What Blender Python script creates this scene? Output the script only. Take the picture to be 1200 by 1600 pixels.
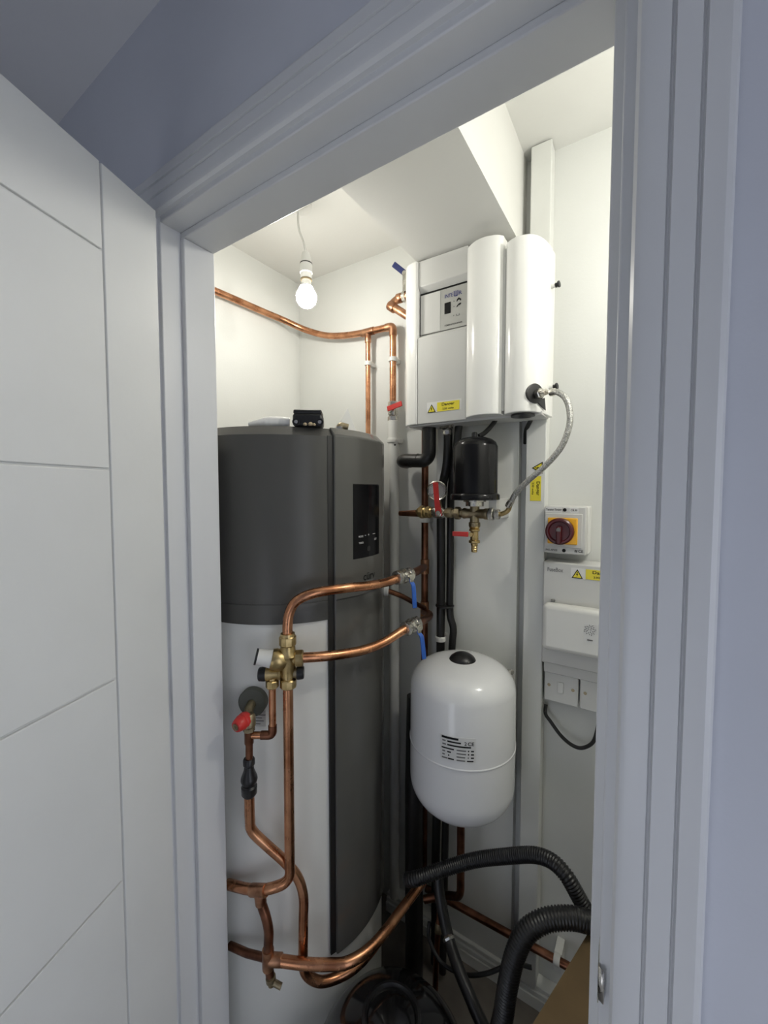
import bpy, bmesh, math, random
from mathutils import Vector, Matrix
random.seed(4)
for o in list(bpy.data.objects): bpy.data.objects.remove(o)
scene = bpy.context.scene
COL = scene.collection
R = math.radians

# ------------------------------------------------------------------ camera
cam_d = bpy.data.cameras.new('camera'); cam = bpy.data.objects.new('camera', cam_d); COL.objects.link(cam)
cam.location = (.799, -.443, 1.465)
cam.rotation_euler = (R(90-2.86), 0, R(33.1))
cam_d.sensor_fit = 'VERTICAL'; cam_d.sensor_height = 32.0; cam_d.lens = 640/1600*32.0
cam_d.clip_start = .01
scene.camera = cam
# ------------------------------------------------------------------ world: even, cool daylight of the hall side
w = bpy.data.worlds.new('world'); scene.world = w; w.use_nodes = True
w.node_tree.nodes['Background'].inputs[0].default_value = (.86, .90, 1.0, 1)
w.node_tree.nodes['Background'].inputs[1].default_value = 2.05
scene.view_settings.view_transform = 'Standard'; scene.view_settings.look = 'None'
scene.view_settings.exposure = 0.0; scene.view_settings.gamma = 1.0
scene.view_settings.use_curve_mapping = False
BULB_A = 114.0      # emission of the pendant bulb in view
BULB_B = 290.0     # emission of the second pendant bulb round the corner

# ------------------------------------------------------------------ materials
MATS = {}
def mat(name, col, rough=.5, metal=0., var=.05, scale=12., bump=0., bscale=60., coat=0., spec=.5, rvar=0., emit=None, stretch=None, col2=None):
    if name in MATS: return MATS[name]
    m = bpy.data.materials.new(name); m.use_nodes = True
    nt = m.node_tree; b = nt.nodes['Principled BSDF']
    tc = nt.nodes.new('ShaderNodeTexCoord'); mp = nt.nodes.new('ShaderNodeMapping')
    if stretch: mp.inputs['Scale'].default_value = stretch
    nt.links.new(tc.outputs['Object'], mp.inputs['Vector'])
    nz = nt.nodes.new('ShaderNodeTexNoise'); nz.inputs['Scale'].default_value = scale; nz.inputs['Detail'].default_value = 4
    nt.links.new(mp.outputs[0], nz.inputs['Vector'])
    rp = nt.nodes.new('ShaderNodeValToRGB')
    c1 = [max(0, c*(1-var)) for c in col]; c2 = [min(1, c*(1+var)) for c in col] if col2 is None else col2
    rp.color_ramp.elements[0].position = .32; rp.color_ramp.elements[1].position = .68
    rp.color_ramp.elements[0].color = (*c1, 1); rp.color_ramp.elements[1].color = (*c2, 1)
    nt.links.new(nz.outputs['Fac'], rp.inputs[0]); nt.links.new(rp.outputs[0], b.inputs['Base Color'])
    b.inputs['Roughness'].default_value = rough; b.inputs['Metallic'].default_value = metal
    b.inputs['Specular IOR Level'].default_value = spec; b.inputs['Coat Weight'].default_value = coat
    if rvar:
        mr = nt.nodes.new('ShaderNodeMapRange'); mr.inputs['To Min'].default_value = max(.02, rough-rvar); mr.inputs['To Max'].default_value = rough+rvar
        nt.links.new(nz.outputs['Fac'], mr.inputs['Value']); nt.links.new(mr.outputs[0], b.inputs['Roughness'])
    if bump:
        n2 = nt.nodes.new('ShaderNodeTexNoise'); n2.inputs['Scale'].default_value = bscale; n2.inputs['Detail'].default_value = 3
        nt.links.new(mp.outputs[0], n2.inputs['Vector'])
        bp = nt.nodes.new('ShaderNodeBump'); bp.inputs['Strength'].default_value = bump; bp.inputs['Distance'].default_value = .002
        nt.links.new(n2.outputs['Fac'], bp.inputs['Height']); nt.links.new(bp.outputs[0], b.inputs['Normal'])
    if emit:
        b.inputs['Emission Color'].default_value = (*emit[0], 1); b.inputs['Emission Strength'].default_value = emit[1]
    MATS[name] = m
    return m
WALL   = mat('cupboard_paint', (.70, .71, .685), .75, var=.02, scale=5, bump=.12, bscale=160)
HALLC  = mat('hall_ceiling_paint', (.80, .80, .81), .85, var=.02, scale=5, bump=.12, bscale=160)
HALL   = mat('hall_paint', (.66, .68, .74), .8, var=.02, scale=5, bump=.12, bscale=160)
CEILM  = mat('ceiling_paint', (.70, .70, .67), .85, var=.02, scale=4, bump=.1, bscale=140)
GLOSS  = mat('gloss_white_paint', (.72, .73, .74), .32, var=.02, scale=8, bump=.12, bscale=30, stretch=(1, 1, .2))
DOORM  = mat('door_satin_paint', (.74, .75, .74), .42, var=.02, scale=6, bump=.08, bscale=90)
FLOORM = mat('grey_floor', (.13, .115, .10), .6, var=.25, scale=9, bump=.2, bscale=60)
CARPET = mat('hall_carpet', (.46, .45, .43), .95, var=.2, scale=90, bump=.6, bscale=300)
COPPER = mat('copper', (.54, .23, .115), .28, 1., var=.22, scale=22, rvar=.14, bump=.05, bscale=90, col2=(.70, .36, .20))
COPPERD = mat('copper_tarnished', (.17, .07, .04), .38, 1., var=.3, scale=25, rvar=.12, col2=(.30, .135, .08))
COPPERF = mat('copper_fitting', (.40, .18, .10), .36, 1., var=.3, scale=40, rvar=.15, col2=(.62, .34, .20))
BRASS  = mat('brass', (.50, .36, .15), .33, 1., var=.25, scale=50, rvar=.12, col2=(.68, .52, .26))
BRASSD = mat('brass_dull', (.30, .24, .15), .42, 1., var=.25, scale=50, rvar=.1, col2=(.44, .37, .24))
STEEL  = mat('plated_steel', (.60, .58, .53), .26, 1., var=.2, scale=60, rvar=.12)
BRAID  = mat('braided_steel', (.46, .46, .44), .34, 1., var=.5, scale=420, bump=.9, bscale=420)
BWHITE = mat('boiler_white_enamel', (.86, .86, .83), .16, var=.015, scale=4, coat=.4)
BPANEL = mat('boiler_panel_white', (.60, .60, .58), .38, var=.015, scale=4)
PLATE  = mat('control_plate_silver', (.42, .42, .40), .40, .25, var=.03, scale=30)
CGREY  = mat('cylinder_grey_gloss', (.088, .086, .080), .30, var=.06, scale=3, spec=.35)
CGREYD = mat('cylinder_groove_dark', (.018, .018, .018), .4, var=.05)
SPINE  = mat('spine_grey_gloss', (.112, .110, .102), .20, var=.06, scale=3, spec=.45)
CSHELL = mat('cylinder_white_shell', (.80, .80, .76), .33, var=.02, scale=3)
BLACKG = mat('black_gloss', (.007, .007, .008), .20, var=.1, spec=.22)
BLACKV = mat('black_shiny_plastic', (.008, .008, .009), .13, var=.1, spec=.5)
BLACKS = mat('black_screen', (.008, .008, .009), .16, var=.1, spec=.12)
BLACKP = mat('black_plastic', (.012, .012, .013), .34, var=.15, scale=30)
BLACKR = mat('black_rubber', (.012, .012, .012), .52, var=.2, scale=60, bump=.3, bscale=120)
LAG    = mat('black_pipe_lagging', (.010, .010, .010), .40, var=.2, scale=40, bump=.5, bscale=70)
VESSEL = mat('white_vessel_enamel', (.84, .85, .86), .20, var=.015, scale=5, coat=.4)
WPLAST = mat('white_plastic', (.74, .74, .71), .38, var=.02, scale=12)
GPLAST = mat('pale_grey_plastic', (.60, .60, .58), .40, var=.02, scale=12)
TRUNKM = mat('white_pvc_trunking', (.72, .73, .70), .35, var=.02, scale=8)
BOARDM = mat('painted_board', (.80, .81, .78), .5, var=.03, scale=6, bump=.08, bscale=80)
REDP   = mat('red_lever_plastic', (.58, .035, .03), .36, var=.1, scale=40)
BLUEP  = mat('blue_lever_plastic', (.03, .13, .52), .36, var=.1, scale=40)
NAVYP  = mat('navy_lever_plastic', (.02, .03, .13), .4, var=.1, scale=40)
YELL   = mat('yellow_label', (.80, .68, .04), .45, var=.04)
ORANGE = mat('orange_yellow_plastic', (.90, .46, .02), .35, var=.05)
MAROON = mat('dark_red_knob', (.075, .007, .010), .30, var=.1)
INK    = mat('black_ink', (.012, .012, .012), .6, var=.05, spec=.15)
INKB   = mat('navy_ink', (.03, .035, .16), .5, var=.05)
INKG   = mat('grey_ink', (.16, .16, .16), .5, var=.05)
LIGHTINK = mat('pale_print', (.55, .55, .55), .5, var=.05)
PAPER  = mat('paper_label', (.74, .74, .73), .55, var=.02)
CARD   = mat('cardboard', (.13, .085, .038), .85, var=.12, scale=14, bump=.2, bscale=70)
CARDL  = mat('torn_cardboard', (.52, .42, .27), .9, var=.15, scale=60, bump=.5)
FOIL   = mat('silver_tape', (.60, .60, .58), .3, 1., var=.2, scale=120, bump=.6, bscale=150)
OLIVE  = mat('grey_rubber_boss', (.10, .105, .085), .55, var=.06)
FILM   = mat('clear_plastic_pouch', (.88, .88, .85), .3, var=.02)
DIAL   = mat('gauge_dial', (.50, .50, .49), .4, var=.04)
BULBM  = mat('lit_bulb_glass', (1, .98, .9), .3, var=0, emit=((1, .965, .88), BULB_A))
BULBM2 = mat('lit_bulb_glass_second', (1, .98, .9), .3, var=0, emit=((1, .97, .90), BULB_B))

# ------------------------------------------------------------------ mesh helpers
class MB:
    def __init__(s): s.v = []; s.f = []
    def add(s, vs, fs):
        n = len(s.v); s.v += [tuple(p) for p in vs]; s.f += [tuple(i+n for i in f) for f in fs]; return s
    def box(s, x0, x1, y0, y1, z0, z1):
        return s.add([(x0,y0,z0),(x1,y0,z0),(x1,y1,z0),(x0,y1,z0),(x0,y0,z1),(x1,y0,z1),(x1,y1,z1),(x0,y1,z1)],
                     [(0,3,2,1),(4,5,6,7),(0,1,5,4),(1,2,6,5),(2,3,7,6),(3,0,4,7)])
    def obox(s, c, ax, ay, az, hx, hy, hz):
        c = Vector(c); ax, ay, az = Vector(ax).normalized(), Vector(ay).normalized(), Vector(az).normalized()
        vs = [c+ax*hx*i+ay*hy*j+az*hz*k for k in (-1,1) for i, j in ((-1,-1),(1,-1),(1,1),(-1,1))]
        return s.add(vs, [(0,3,2,1),(4,5,6,7),(0,1,5,4),(1,2,6,5),(2,3,7,6),(3,0,4,7)])
    def prism(s, poly, z0, z1):             # poly counter-clockwise in XY
        n = len(poly)
        return s.add([(x,y,z0) for x,y in poly]+[(x,y,z1) for x,y in poly],
                     [tuple(range(n))[::-1], tuple(range(n,2*n))]+[(i,(i+1)%n,(i+1)%n+n,i+n) for i in range(n)])
    def lathe(s, base, axis, prof, seg=32, cap=True):   # prof: (distance along axis, radius)
        base = Vector(base); a = Vector(axis).normalized()
        t = Vector((0,0,1)) if abs(a.z) < .9 else Vector((1,0,0))
        u = a.cross(t).normalized(); v = a.cross(u)
        vs = []
        for h, r in prof:
            for i in range(seg):
                g = 2*math.pi*i/seg; vs.append(base+a*h+(u*math.cos(g)+v*math.sin(g))*r)
        fs = []
        for k in range(len(prof)-1):
            for i in range(seg):
                j = (i+1) % seg; fs.append((k*seg+i, k*seg+j, (k+1)*seg+j, (k+1)*seg+i))
        if cap: fs += [tuple(range(seg))[::-1], tuple(range((len(prof)-1)*seg, len(prof)*seg))]
        return s.add(vs, fs)
    def tube(s, pts, r, seg=14, ribs=0, cap=True):
        pts = [Vector(p) for p in pts]; n = len(pts)
        rs = r if isinstance(r, list) else [r]*n
        tang = [(pts[min(i+1,n-1)]-pts[max(i-1,0)]).normalized() for i in range(n)]
        t0 = tang[0]; ref = Vector((0,0,1)) if abs(t0.z) < .9 else Vector((1,0,0))
        u = t0.cross(ref).normalized(); vs = []; prev = t0
        for i in range(n):
            q = prev.rotation_difference(tang[i]); u = (q @ u).normalized(); prev = tang[i]
            v = tang[i].cross(u)
            for k in range(seg):
                g = 2*math.pi*k/seg; vs.append(pts[i]+(u*math.cos(g)+v*math.sin(g))*rs[i])
        fs = []
        for i in range(n-1):
            for k in range(seg):
                j = (k+1) % seg; fs.append((i*seg+k, i*seg+j, (i+1)*seg+j, (i+1)*seg+k))
        if cap: fs += [tuple(range(seg))[::-1], tuple(range((n-1)*seg, n*seg))]
        return s.add(vs, fs)
    def sector(s, cx, cy, r0, r1, a0, a1, z0, z1, n=16, chamf=0.):  # ring segment
        vs = []
        for i in range(n+1):
            g = R(a0+(a1-a0)*i/n); c, d = math.cos(g), math.sin(g)
            vs += [(cx+r0*c,cy+r0*d,z0),(cx+r1*c,cy+r1*d,z0),(cx+r1*c,cy+r1*d,z1-chamf),(cx+(r1-chamf)*c,cy+(r1-chamf)*d,z1),(cx+r0*c,cy+r0*d,z1)]
        fs = []
        for i in range(n):
            for k in range(5):
                j = (k+1) % 5; fs.append((i*5+k, i*5+5+k, i*5+5+j, i*5+j)[::-1])
        fs += [(0,1,2,3,4), tuple(n*5+k for k in (4,3,2,1,0))]
        return s.add(vs, fs)

def spline(pts, n=10):                        # Catmull-Rom through the points
    P = [Vector(p) for p in pts]; P = [P[0]*2-P[1]]+P+[P[-1]*2-P[-2]]; out = []
    for i in range(1, len(P)-2):
        for k in range(n):
            t = k/n; a, b, c, d = P[i-1], P[i], P[i+1], P[i+2]
            out.append(.5*((2*b)+(c-a)*t+(2*a-5*b+4*c-d)*t*t+(3*b-a-3*c+d)*t**3))
    return out+[P[-2]]
def fillet(pts, rad, n=8):                    # straight runs with rounded bends
    P = [Vector(p) for p in pts]; out = [P[0]]
    for i in range(1, len(P)-1):
        a, b, c = P[i-1], P[i], P[i+1]
        d = min(rad, (a-b).length*.48, (c-b).length*.48)
        p0 = b+(a-b).normalized()*d; p1 = b+(c-b).normalized()*d
        for k in range(n+1):
            t = k/n; out.append(p0*(1-t)**2+b*2*t*(1-t)+p1*t*t)
    return out+[P[-1]]

def obj(name, mb, m, parent=None, bevel=0., smooth=True, sharp=35, seg=2):
    me = bpy.data.meshes.new(name)
    off = Vector((0,0,0))
    p = parent
    while p is not None: off += Vector(p.location); p = p.parent
    me.from_pydata([tuple(Vector(q)-off) for q in mb.v], [], mb.f)
    bm = bmesh.new(); bm.from_mesh(me); bmesh.ops.recalc_face_normals(bm, faces=bm.faces); bm.to_mesh(me); bm.free()
    me.update()
    if smooth:
        me.polygons.foreach_set('use_smooth', [True]*len(me.polygons))
        me.set_sharp_from_angle(angle=R(sharp))
    me.materials.append(m)
    o = bpy.data.objects.new(name, me); COL.objects.link(o)
    if parent is not None: o.parent = parent
    if bevel:
        b = o.modifiers.new('bevel', 'BEVEL'); b.width = bevel; b.segments = seg; b.limit_method = 'ANGLE'; b.angle_limit = R(40)
    return o
def tag(o, label, cat, group=None):
    o['label'] = label; o['category'] = cat
    if group: o['group'] = group
    return o
def thing(name, label, cat, loc, group=None):
    o = bpy.data.objects.new(name, None); COL.objects.link(o); o.location = loc; o.empty_display_size = .05
    return tag(o, label, cat, group)
def struct(o): o['kind'] = 'structure'; return o
def sroot(name, loc):
    o = bpy.data.objects.new(name, None); COL.objects.link(o); o.location = loc; return struct(o)
def text(name, body, width, height, m, parent, org, xd, yd, bend=None, lift=.0004):
    """flat lettering fitted into width x height, lower left corner at org"""
    cu = bpy.data.curves.new(name, 'FONT'); cu.body = body; cu.size = 1; cu.resolution_u = 3; cu.offset = .018
    t = bpy.data.objects.new(name, cu); COL.objects.link(t)
    bpy.context.view_layer.update()
    me = bpy.data.meshes.new_from_object(t.evaluated_get(bpy.context.evaluated_depsgraph_get()))
    bpy.data.objects.remove(t); bpy.data.curves.remove(cu)
    xs = [v.co.x for v in me.vertices]; ys = [v.co.y for v in me.vertices]
    sx = width/(max(xs)-min(xs)); sy = height/(max(ys)-min(ys))
    mb = MB(); xd = Vector(xd).normalized(); yd = Vector(yd).normalized(); nn = xd.cross(yd)
    vs = []
    for v in me.vertices:
        a, b = (v.co.x-min(xs))*sx, (v.co.y-min(ys))*sy
        vs.append(bend(a, b) if bend else Vector(org)+xd*a+yd*b+nn*lift)
    mb.add(vs, [tuple(p.vertices) for p in me.polygons])
    bpy.data.meshes.remove(me)
    return obj(name, mb, m, parent, smooth=False)
def quad(org, xd, yd, wd, ht, lift=0., thick=.0006):
    org = Vector(org); xd = Vector(xd).normalized(); yd = Vector(yd).normalized(); nn = xd.cross(yd)
    c = org+xd*wd/2+yd*ht/2+nn*(lift+thick/2)
    return MB().obox(c, xd, yd, nn, wd/2, ht/2, thick/2)
def flatpoly(pts, org, xd, yd, lift, thick=.0004):
    org = Vector(org); xd = Vector(xd).normalized(); yd = Vector(yd).normalized(); nn = xd.cross(yd)
    n = len(pts)
    vs = [org+xd*a+yd*b+nn*lift for a, b in pts]+[org+xd*a+yd*b+nn*(lift+thick) for a, b in pts]
    return MB().add(vs, [tuple(range(n))[::-1], tuple(range(n,2*n))]+[(i,(i+1)%n,(i+1)%n+n,i+n) for i in range(n)])
def warning_triangle(parent, org, xd, yd, s, lift=.0008):
    obj('triangle_border', flatpoly([(0,0),(s,0),(s/2,s*.88)], org, xd, yd, lift), INK, parent, smooth=False)
    obj('triangle_fill', flatpoly([(s*.13,s*.075),(s*.87,s*.075),(s/2,s*.72)], org, xd, yd, lift+.0004), YELL, parent, smooth=False)
    obj('lightning_bolt', flatpoly([(s*.50,s*.60),(s*.39,s*.34),(s*.49,s*.36),(s*.45,s*.12),(s*.60,s*.42),(s*.50,s*.40),(s*.56,s*.60)], org, xd, yd, lift+.0008), INK, parent, smooth=False)
def danger_label(parent, org, xd, yd, wd, ht, lift=.0008):
    obj('danger_label', quad(org, xd, yd, wd, ht, lift, .0005), YELL, parent, smooth=False, bevel=.0)
    o = Vector(org); X = Vector(xd).normalized(); Y = Vector(yd).normalized()
    text('danger_lettering', 'Danger', wd*.56, ht*.42, INK, parent, o+X*wd*.22+Y*ht*.48, xd, yd, lift=lift+.0007)
    text('volts_lettering', '230 volts', wd*.50, ht*.20, INK, parent, o+X*wd*.25+Y*ht*.16, xd, yd, lift=lift+.0007)

# ================================================================== SETTING
YB = .75                                      # back wall of the cupboard
XL = -.375                                    # left wall of the cupboard
OW, OH = .768, 1.978                          # clear door lining opening
fl = MB().box(-.43, 1.75, 0, .80, -.03, 0); struct(obj('floor', fl, FLOORM))
struct(obj('floor_hall', MB().box(-2.0, 3.0, -1.55, 0, -.03, 0), CARPET))
struct(obj('wall_back', MB().box(-.43, 1.75, YB, YB+.05, 0, 2.45), WALL))
struct(obj('wall_left', MB().box(XL-.05, XL, .108, YB, 0, 2.45), WALL))
struct(obj('wall_right', MB().box(1.70, 1.75, .108, YB, 0, 2.45), WALL))
wf = MB()
wf.box(-2.0, -.028, .004, .108, 0, 2.45); wf.box(OW+.028, 3.0, .004, .108, 0, 2.45); wf.box(-.028, OW+.028, .004, .108, OH+.028, 2.45)
struct(obj('wall_front', wf, HALL, smooth=False))
wh = MB(); wh.box(-2.0, .10, -1.55, -1.50, 0, 2.45); wh.box(.70, 3.0, -1.55, -1.50, 0, 2.45); wh.box(.10, .70, -1.55, -1.50, 1.10, 2.45)
struct(obj('wall_hall', wh, HALL, smooth=False))          # unseen; low opening added behind the camera to let daylight in
struct(obj('wall_hall_left', MB().box(-2.05, -2.0, -1.55, .108, 0, 2.45), HALL))
wr = MB(); wr.box(1.90, 1.95, -1.50, -1.35, 0, 2.45); wr.box(1.90, 1.95, -.15, .004, 0, 2.45); wr.box(1.90, 1.95, -1.35, -.15, 1.85, 2.45)
struct(obj('wall_hall_right', wr, HALL, smooth=False))    # unseen; opening added at this end to throw daylight on the door
wi = MB()
wi.box(XL, -.028, .108, .112, 0, 2.365); wi.box(OW+.028, 1.70, .108, .112, 0, 2.365); wi.box(-.028, OW+.028, .108, .112, OH+.028, 2.365)
struct(obj('wall_front_lining', wi, WALL, smooth=False))
struct(obj('ceiling_hall', MB().box(-2.0, 3.0, -1.5, .004, 2.372, 2.45), HALLC))
struct(obj('ceiling', MB().box(.44, 1.70, .112, YB, 2.365, 2.45), CEILM))
struct(obj('ceiling_lower', MB().box(XL, .222, .112, YB, 2.272, 2.45), CEILM))
struct(obj('ceiling_beam', MB().box(.220, .490, .112, YB, 2.120, 2.45), CEILM))

# door lining (jambs, head) with stops
tr = sroot('trim_1', (0, 0, 0))
obj('jamb', MB().box(-.028, 0, 0, .115, 0, OH+.028), GLOSS, tr, bevel=.002)
obj('stop', MB().box(0, .012, .040, .108, 0, OH-.012), GLOSS, tr, bevel=.002)
tr = sroot('trim_2', (OW, 0, 0))
obj('jamb', MB().box(OW, OW+.028, 0, .115, 0, OH+.028), GLOSS, tr, bevel=.002)
obj('stop', MB().box(OW-.012, OW, .040, .108, 0, OH-.012), GLOSS, tr, bevel=.002)
tr = sroot('trim_3', (OW/2, 0, OH))
obj('head', MB().box(0, OW, 0, .115, OH, OH+.028), GLOSS, tr, bevel=.002)
obj('stop', MB().box(0, OW, .040, .108, OH-.012, OH), GLOSS, tr, bevel=.002)
# architraves: one moulded profile, mitred at the head
PROF = [(0,0),(0,-.011),(.003,-.0155),(.008,-.0175),(.0245,-.0175),(.0258,-.0145),(.0272,-.0145),(.0285,-.0185),(.0455,-.0185),(.0468,-.0150),(.0482,-.0150),(.0495,-.0190),(.064,-.0190),(.068,-.0170),(.070,-.0130),(.070,0)]
def archi(name, kind):
    z1 = OH+.010; vs = []
    for end in (0, 1):
        for u, d in PROF:
            y = d+.004
            if kind == 'L': vs.append((-.010-u, y, 0 if end == 0 else z1+u))
            if kind == 'R': vs.append((OW+.010+u, y, 0 if end == 0 else z1+u))
            if kind == 'T': vs.append(((-.010-u) if end == 0 else (OW+.010+u), y, z1+u))
    n = len(PROF)
    fs = [(i, (i+1) % n, (i+1) % n+n, i+n) for i in range(n)]+[tuple(range(n)), tuple(range(n, 2*n))[::-1]]
    struct(obj(name, MB().add(vs, fs), GLOSS, sharp=25))
archi('trim_4', 'L'); archi('trim_5', 'R'); archi('trim_6', 'T')

# skirting on the back wall, three stepped bands
def skirting(name, x0, x1):
    b = sroot(name, (x0, YB, 0))
    obj('plinth', MB().box(x0, x1, YB-.048, YB, 0, .034), BOARDM, b, bevel=.0015)
    obj('step', MB().box(x0, x1, YB-.044, YB, .034, .048), BOARDM, b, bevel=.0015)
    obj('cap', MB().box(x0, x1, YB-.038, YB, .048, .060), BOARDM, b, bevel=.002)
skirting('baseboard_back', .06, 1.70)
struct(obj('baseboard_hall', MB().box(-2.0, -.082, -.012, .004, 0, .095), GLOSS, bevel=.003))
struct(obj('baseboard_hall_right', MB().box(OW+.082, 3.0, -.012, .004, 0, .095), GLOSS, bevel=.003))

# door, standing open at about 69 degrees: core, hinge stile, five boards, lock stile
dd = Vector((.358, -.934, 0)).normalized(); dn = Vector((.934, .358, 0)).normalized()
dp = Vector((.042, -.030, 0))                # hinge-side corner of the inner face
door = sroot('door_1', (.042, -.030, .006))
DW, DT = .756, .038
def dslab(t0, t1, z0, z1, d0, d1):
    c = dp+dd*(t0+t1)/2+dn*(d0+d1)/2+Vector((0,0,(z0+z1)/2))
    return MB().obox(c, dd, dn, (0,0,1), (t1-t0)/2, abs(d1-d0)/2, (z1-z0)/2)
obj('core', dslab(.0, DW, .006, 1.967, -DT, -.0045), DOORM, door, smooth=False)
g = .0018
obj('stile', dslab(0, .112-g, .006, 1.967, -.006, 0), DOORM, door, bevel=.0012)
obj('stile', dslab(DW-.112+g, DW, .006, 1.967, -.006, 0), DOORM, door, bevel=.0012)
zz = [.006, .150, .486, .822, 1.163, 1.500, 1.835, 1.967]
for i in range(len(zz)-1):
    obj('panel', dslab(.112+g, DW-.112-g, zz[i]+(g if i else 0), zz[i+1]-(g if i < len(zz)-2 else 0), -.006, 0), DOORM, door, bevel=.0012)
for hz in (.22, 1.0, 1.76):
    hb = MB().lathe(dp-dn*DT-dd*.004+Vector((0,0,hz)), (0,0,1), [(0,.006),(.075,.006)], 12)
    hb.obox(dp-dn*.019-dd*.0005+Vector((0,0,hz+.0375)), dd, dn, (0,0,1), .001, .014, .0375)
    obj('hinge', hb, STEEL, door)
# strike plate on the lining edge
sp = thing('strike_plate', 'steel strike plate with dark latch hole and bent lip on the right door jamb', 'strike plate', (OW, .016, .95))
obj('plate', MB().box(OW-.0012, OW+.0004, .004, .034, .945, 1.005), STEEL, sp)
lp = MB()
for i in range(6):
    a0, a1 = i*.25, (i+1)*.25
lp.tube(spline([(OW-.0005, .004, .975), (OW-.0006, -.002, .975), (OW+.0030, -.006, .975)], 5), .0012, 6)
vs = []; lpts = [(OW-.0006, .006), (OW-.0008, 0.), (OW+.0004, -.0040), (OW+.0050, -.0062)]
for (x, y) in lpts: vs += [(x, y, .958), (x, y, .992)]
lp = MB().add(vs, [(0,1,3,2),(2,3,5,4),(4,5,7,6)])
o = obj('lip', lp, STEEL, sp); md = o.modifiers.new('solid', 'SOLIDIFY'); md.thickness = .001
obj('latch_hole', MB().box(OW-.0016, OW-.0011, .009, .026, .960, .990), INK, sp, smooth=False)

# ================================================================== PENDANT LAMPS
def pendant(x, y, zb, ztop, m, label, bend):
    t = thing('pendant_lamp', label, 'lamp', (x, y, ztop))
    obj('ceiling_rose', MB().lathe((x-bend, y, ztop), (0,0,-1), [(0,.038),(.010,.038),(.020,.024),(.026,.008)], 28), WPLAST, t)
    obj('cord', MB().tube(spline([(x-bend, y, ztop-.02), (x-bend*.9, y, ztop-.07), (x-bend*.25, y, zb+.15), (x, y, zb+.118)], 8), .0030, 8), WPLAST, t)
    h = obj('lamp_holder', MB().lathe((x, y, zb+.126), (0,0,-1), [(0,.005),(.004,.011),(.030,.0145),(.032,.0165),(.058,.0175),(.060,.0155),(.076,.0155)], 24), WPLAST, t)
    obj('ring', MB().lathe((x, y, zb+.094), (0,0,-1), [(0,.0168),(.0028,.0168)], 24), INK, h)
    obj('ring', MB().lathe((x, y, zb+.0515), (0,0,-1), [(0,.0158),(.004,.0158)], 24), BRASSD, h)
    obj('bulb_neck', MB().lathe((x, y, zb+.050), (0,0,-1), [(0,.0125),(.012,.0135),(.022,.018)], 24), WPLAST, t)
    pr = [(.0, .0175)]
    for k in range(1, 13):
        a = math.pi*(1-k/12*.97)*.80; pr.append((.036-.029*math.cos(math.pi-a)-.006 if False else .028-.0285*math.cos(R(40)+k/12*R(138))+.0, .0285*math.sin(R(40)+k/12*R(138))))
    obj('bulb', MB().lathe((x, y, zb+.030), (0,0,-1), pr, 28), m, t)
pendant(-.022, .42, 2.004, 2.272, BULBM, 'lit bare bulb hanging on a white cord above the grey water tank', .03)
pendant(1.08, .40, 2.040, 2.365, BULBM2, 'second lit bare bulb hanging beyond the right door jamb', .01)

# ================================================================== HOT WATER CYLINDER
CX, CY, CR = -.075, .40, .27
tank = thing('hot_water_tank', 'tall hot water tank with glossy grey top, white shell and black display', 'water tank', (CX, CY, 0))
obj('shell', MB().lathe((CX, CY, 0), (0,0,1), [(0,CR-.03),(.02,CR-.006),(1.17,CR-.004)], 96), CSHELL, tank)
cov = obj('cover', MB().lathe((CX, CY, 0), (0,0,1), [(1.163,CR-.004),(1.163,CR),(1.208,CR),(1.2085,CR-.0015),(1.2105,CR-.0015),(1.211,CR),(1.592,CR),(1.613,CR-.020)], 128), CGREY, tank, sharp=20)
A0 = 22.5
obj('groove', MB().sector(CX, CY, CR-.02, CR+.0012, -A0-3.0, A0+3.0, .325, 1.594, 20), CGREYD, tank, sharp=30)
spn = obj('spine', MB().sector(CX, CY, CR-.02, CR+.007, -A0, A0, .322, 1.616, 28, .020), SPINE, tank, bevel=.003, sharp=30)
obj('spine_seam', MB().sector(CX, CY, CR-.01, CR+.0074, -A0+.5, A0-.5, 1.207, 1.2095, 20), CGREYD, spn)
dsp = obj('display', MB().sector(CX, CY, CR-.01, CR+.0085, -11.6, 11.6, 1.300, 1.484, 16, .002), BLACKS, tank, bevel=.003)
def cylbend(a_mid, z0, width, r):
    return lambda a, b: (CX+r*math.cos(R(a_mid)+(a-width/2)/r), CY+r*math.sin(R(a_mid)+(a-width/2)/r), z0+b)
for s, wd, ht, am, z in (('MODE', .016, .0045, -6.4, 1.352), ('TIMER', .018, .0045, -6.2, 1.336), ('SET', .013, .0050, 6.6, 1.340), ('+', .005, .005, -.2, 1.354), ('-', .005, .0015, -3.0, 1.355), ('-', .012, .0015, 5.0, 1.356)):
    text('display_lettering', s, wd, ht, LIGHTINK, dsp, (0,0,0), (0,1,0), (0,0,1), cylbend(am, z, wd, CR+.0089))
ringv = MB().lathe((CX+CR+.0086, CY, 1.321), (1,0,0), [(0,.007),(.0004,.007)], 20); obj('display_button', ringv, CGREYD, dsp)
text('tank_lettering', 'cürv', .052, .019, INK, spn, (0,0,0), (0,1,0), (0,0,1), cylbend(1.0, 1.2415, .052, CR+.0076))
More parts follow.
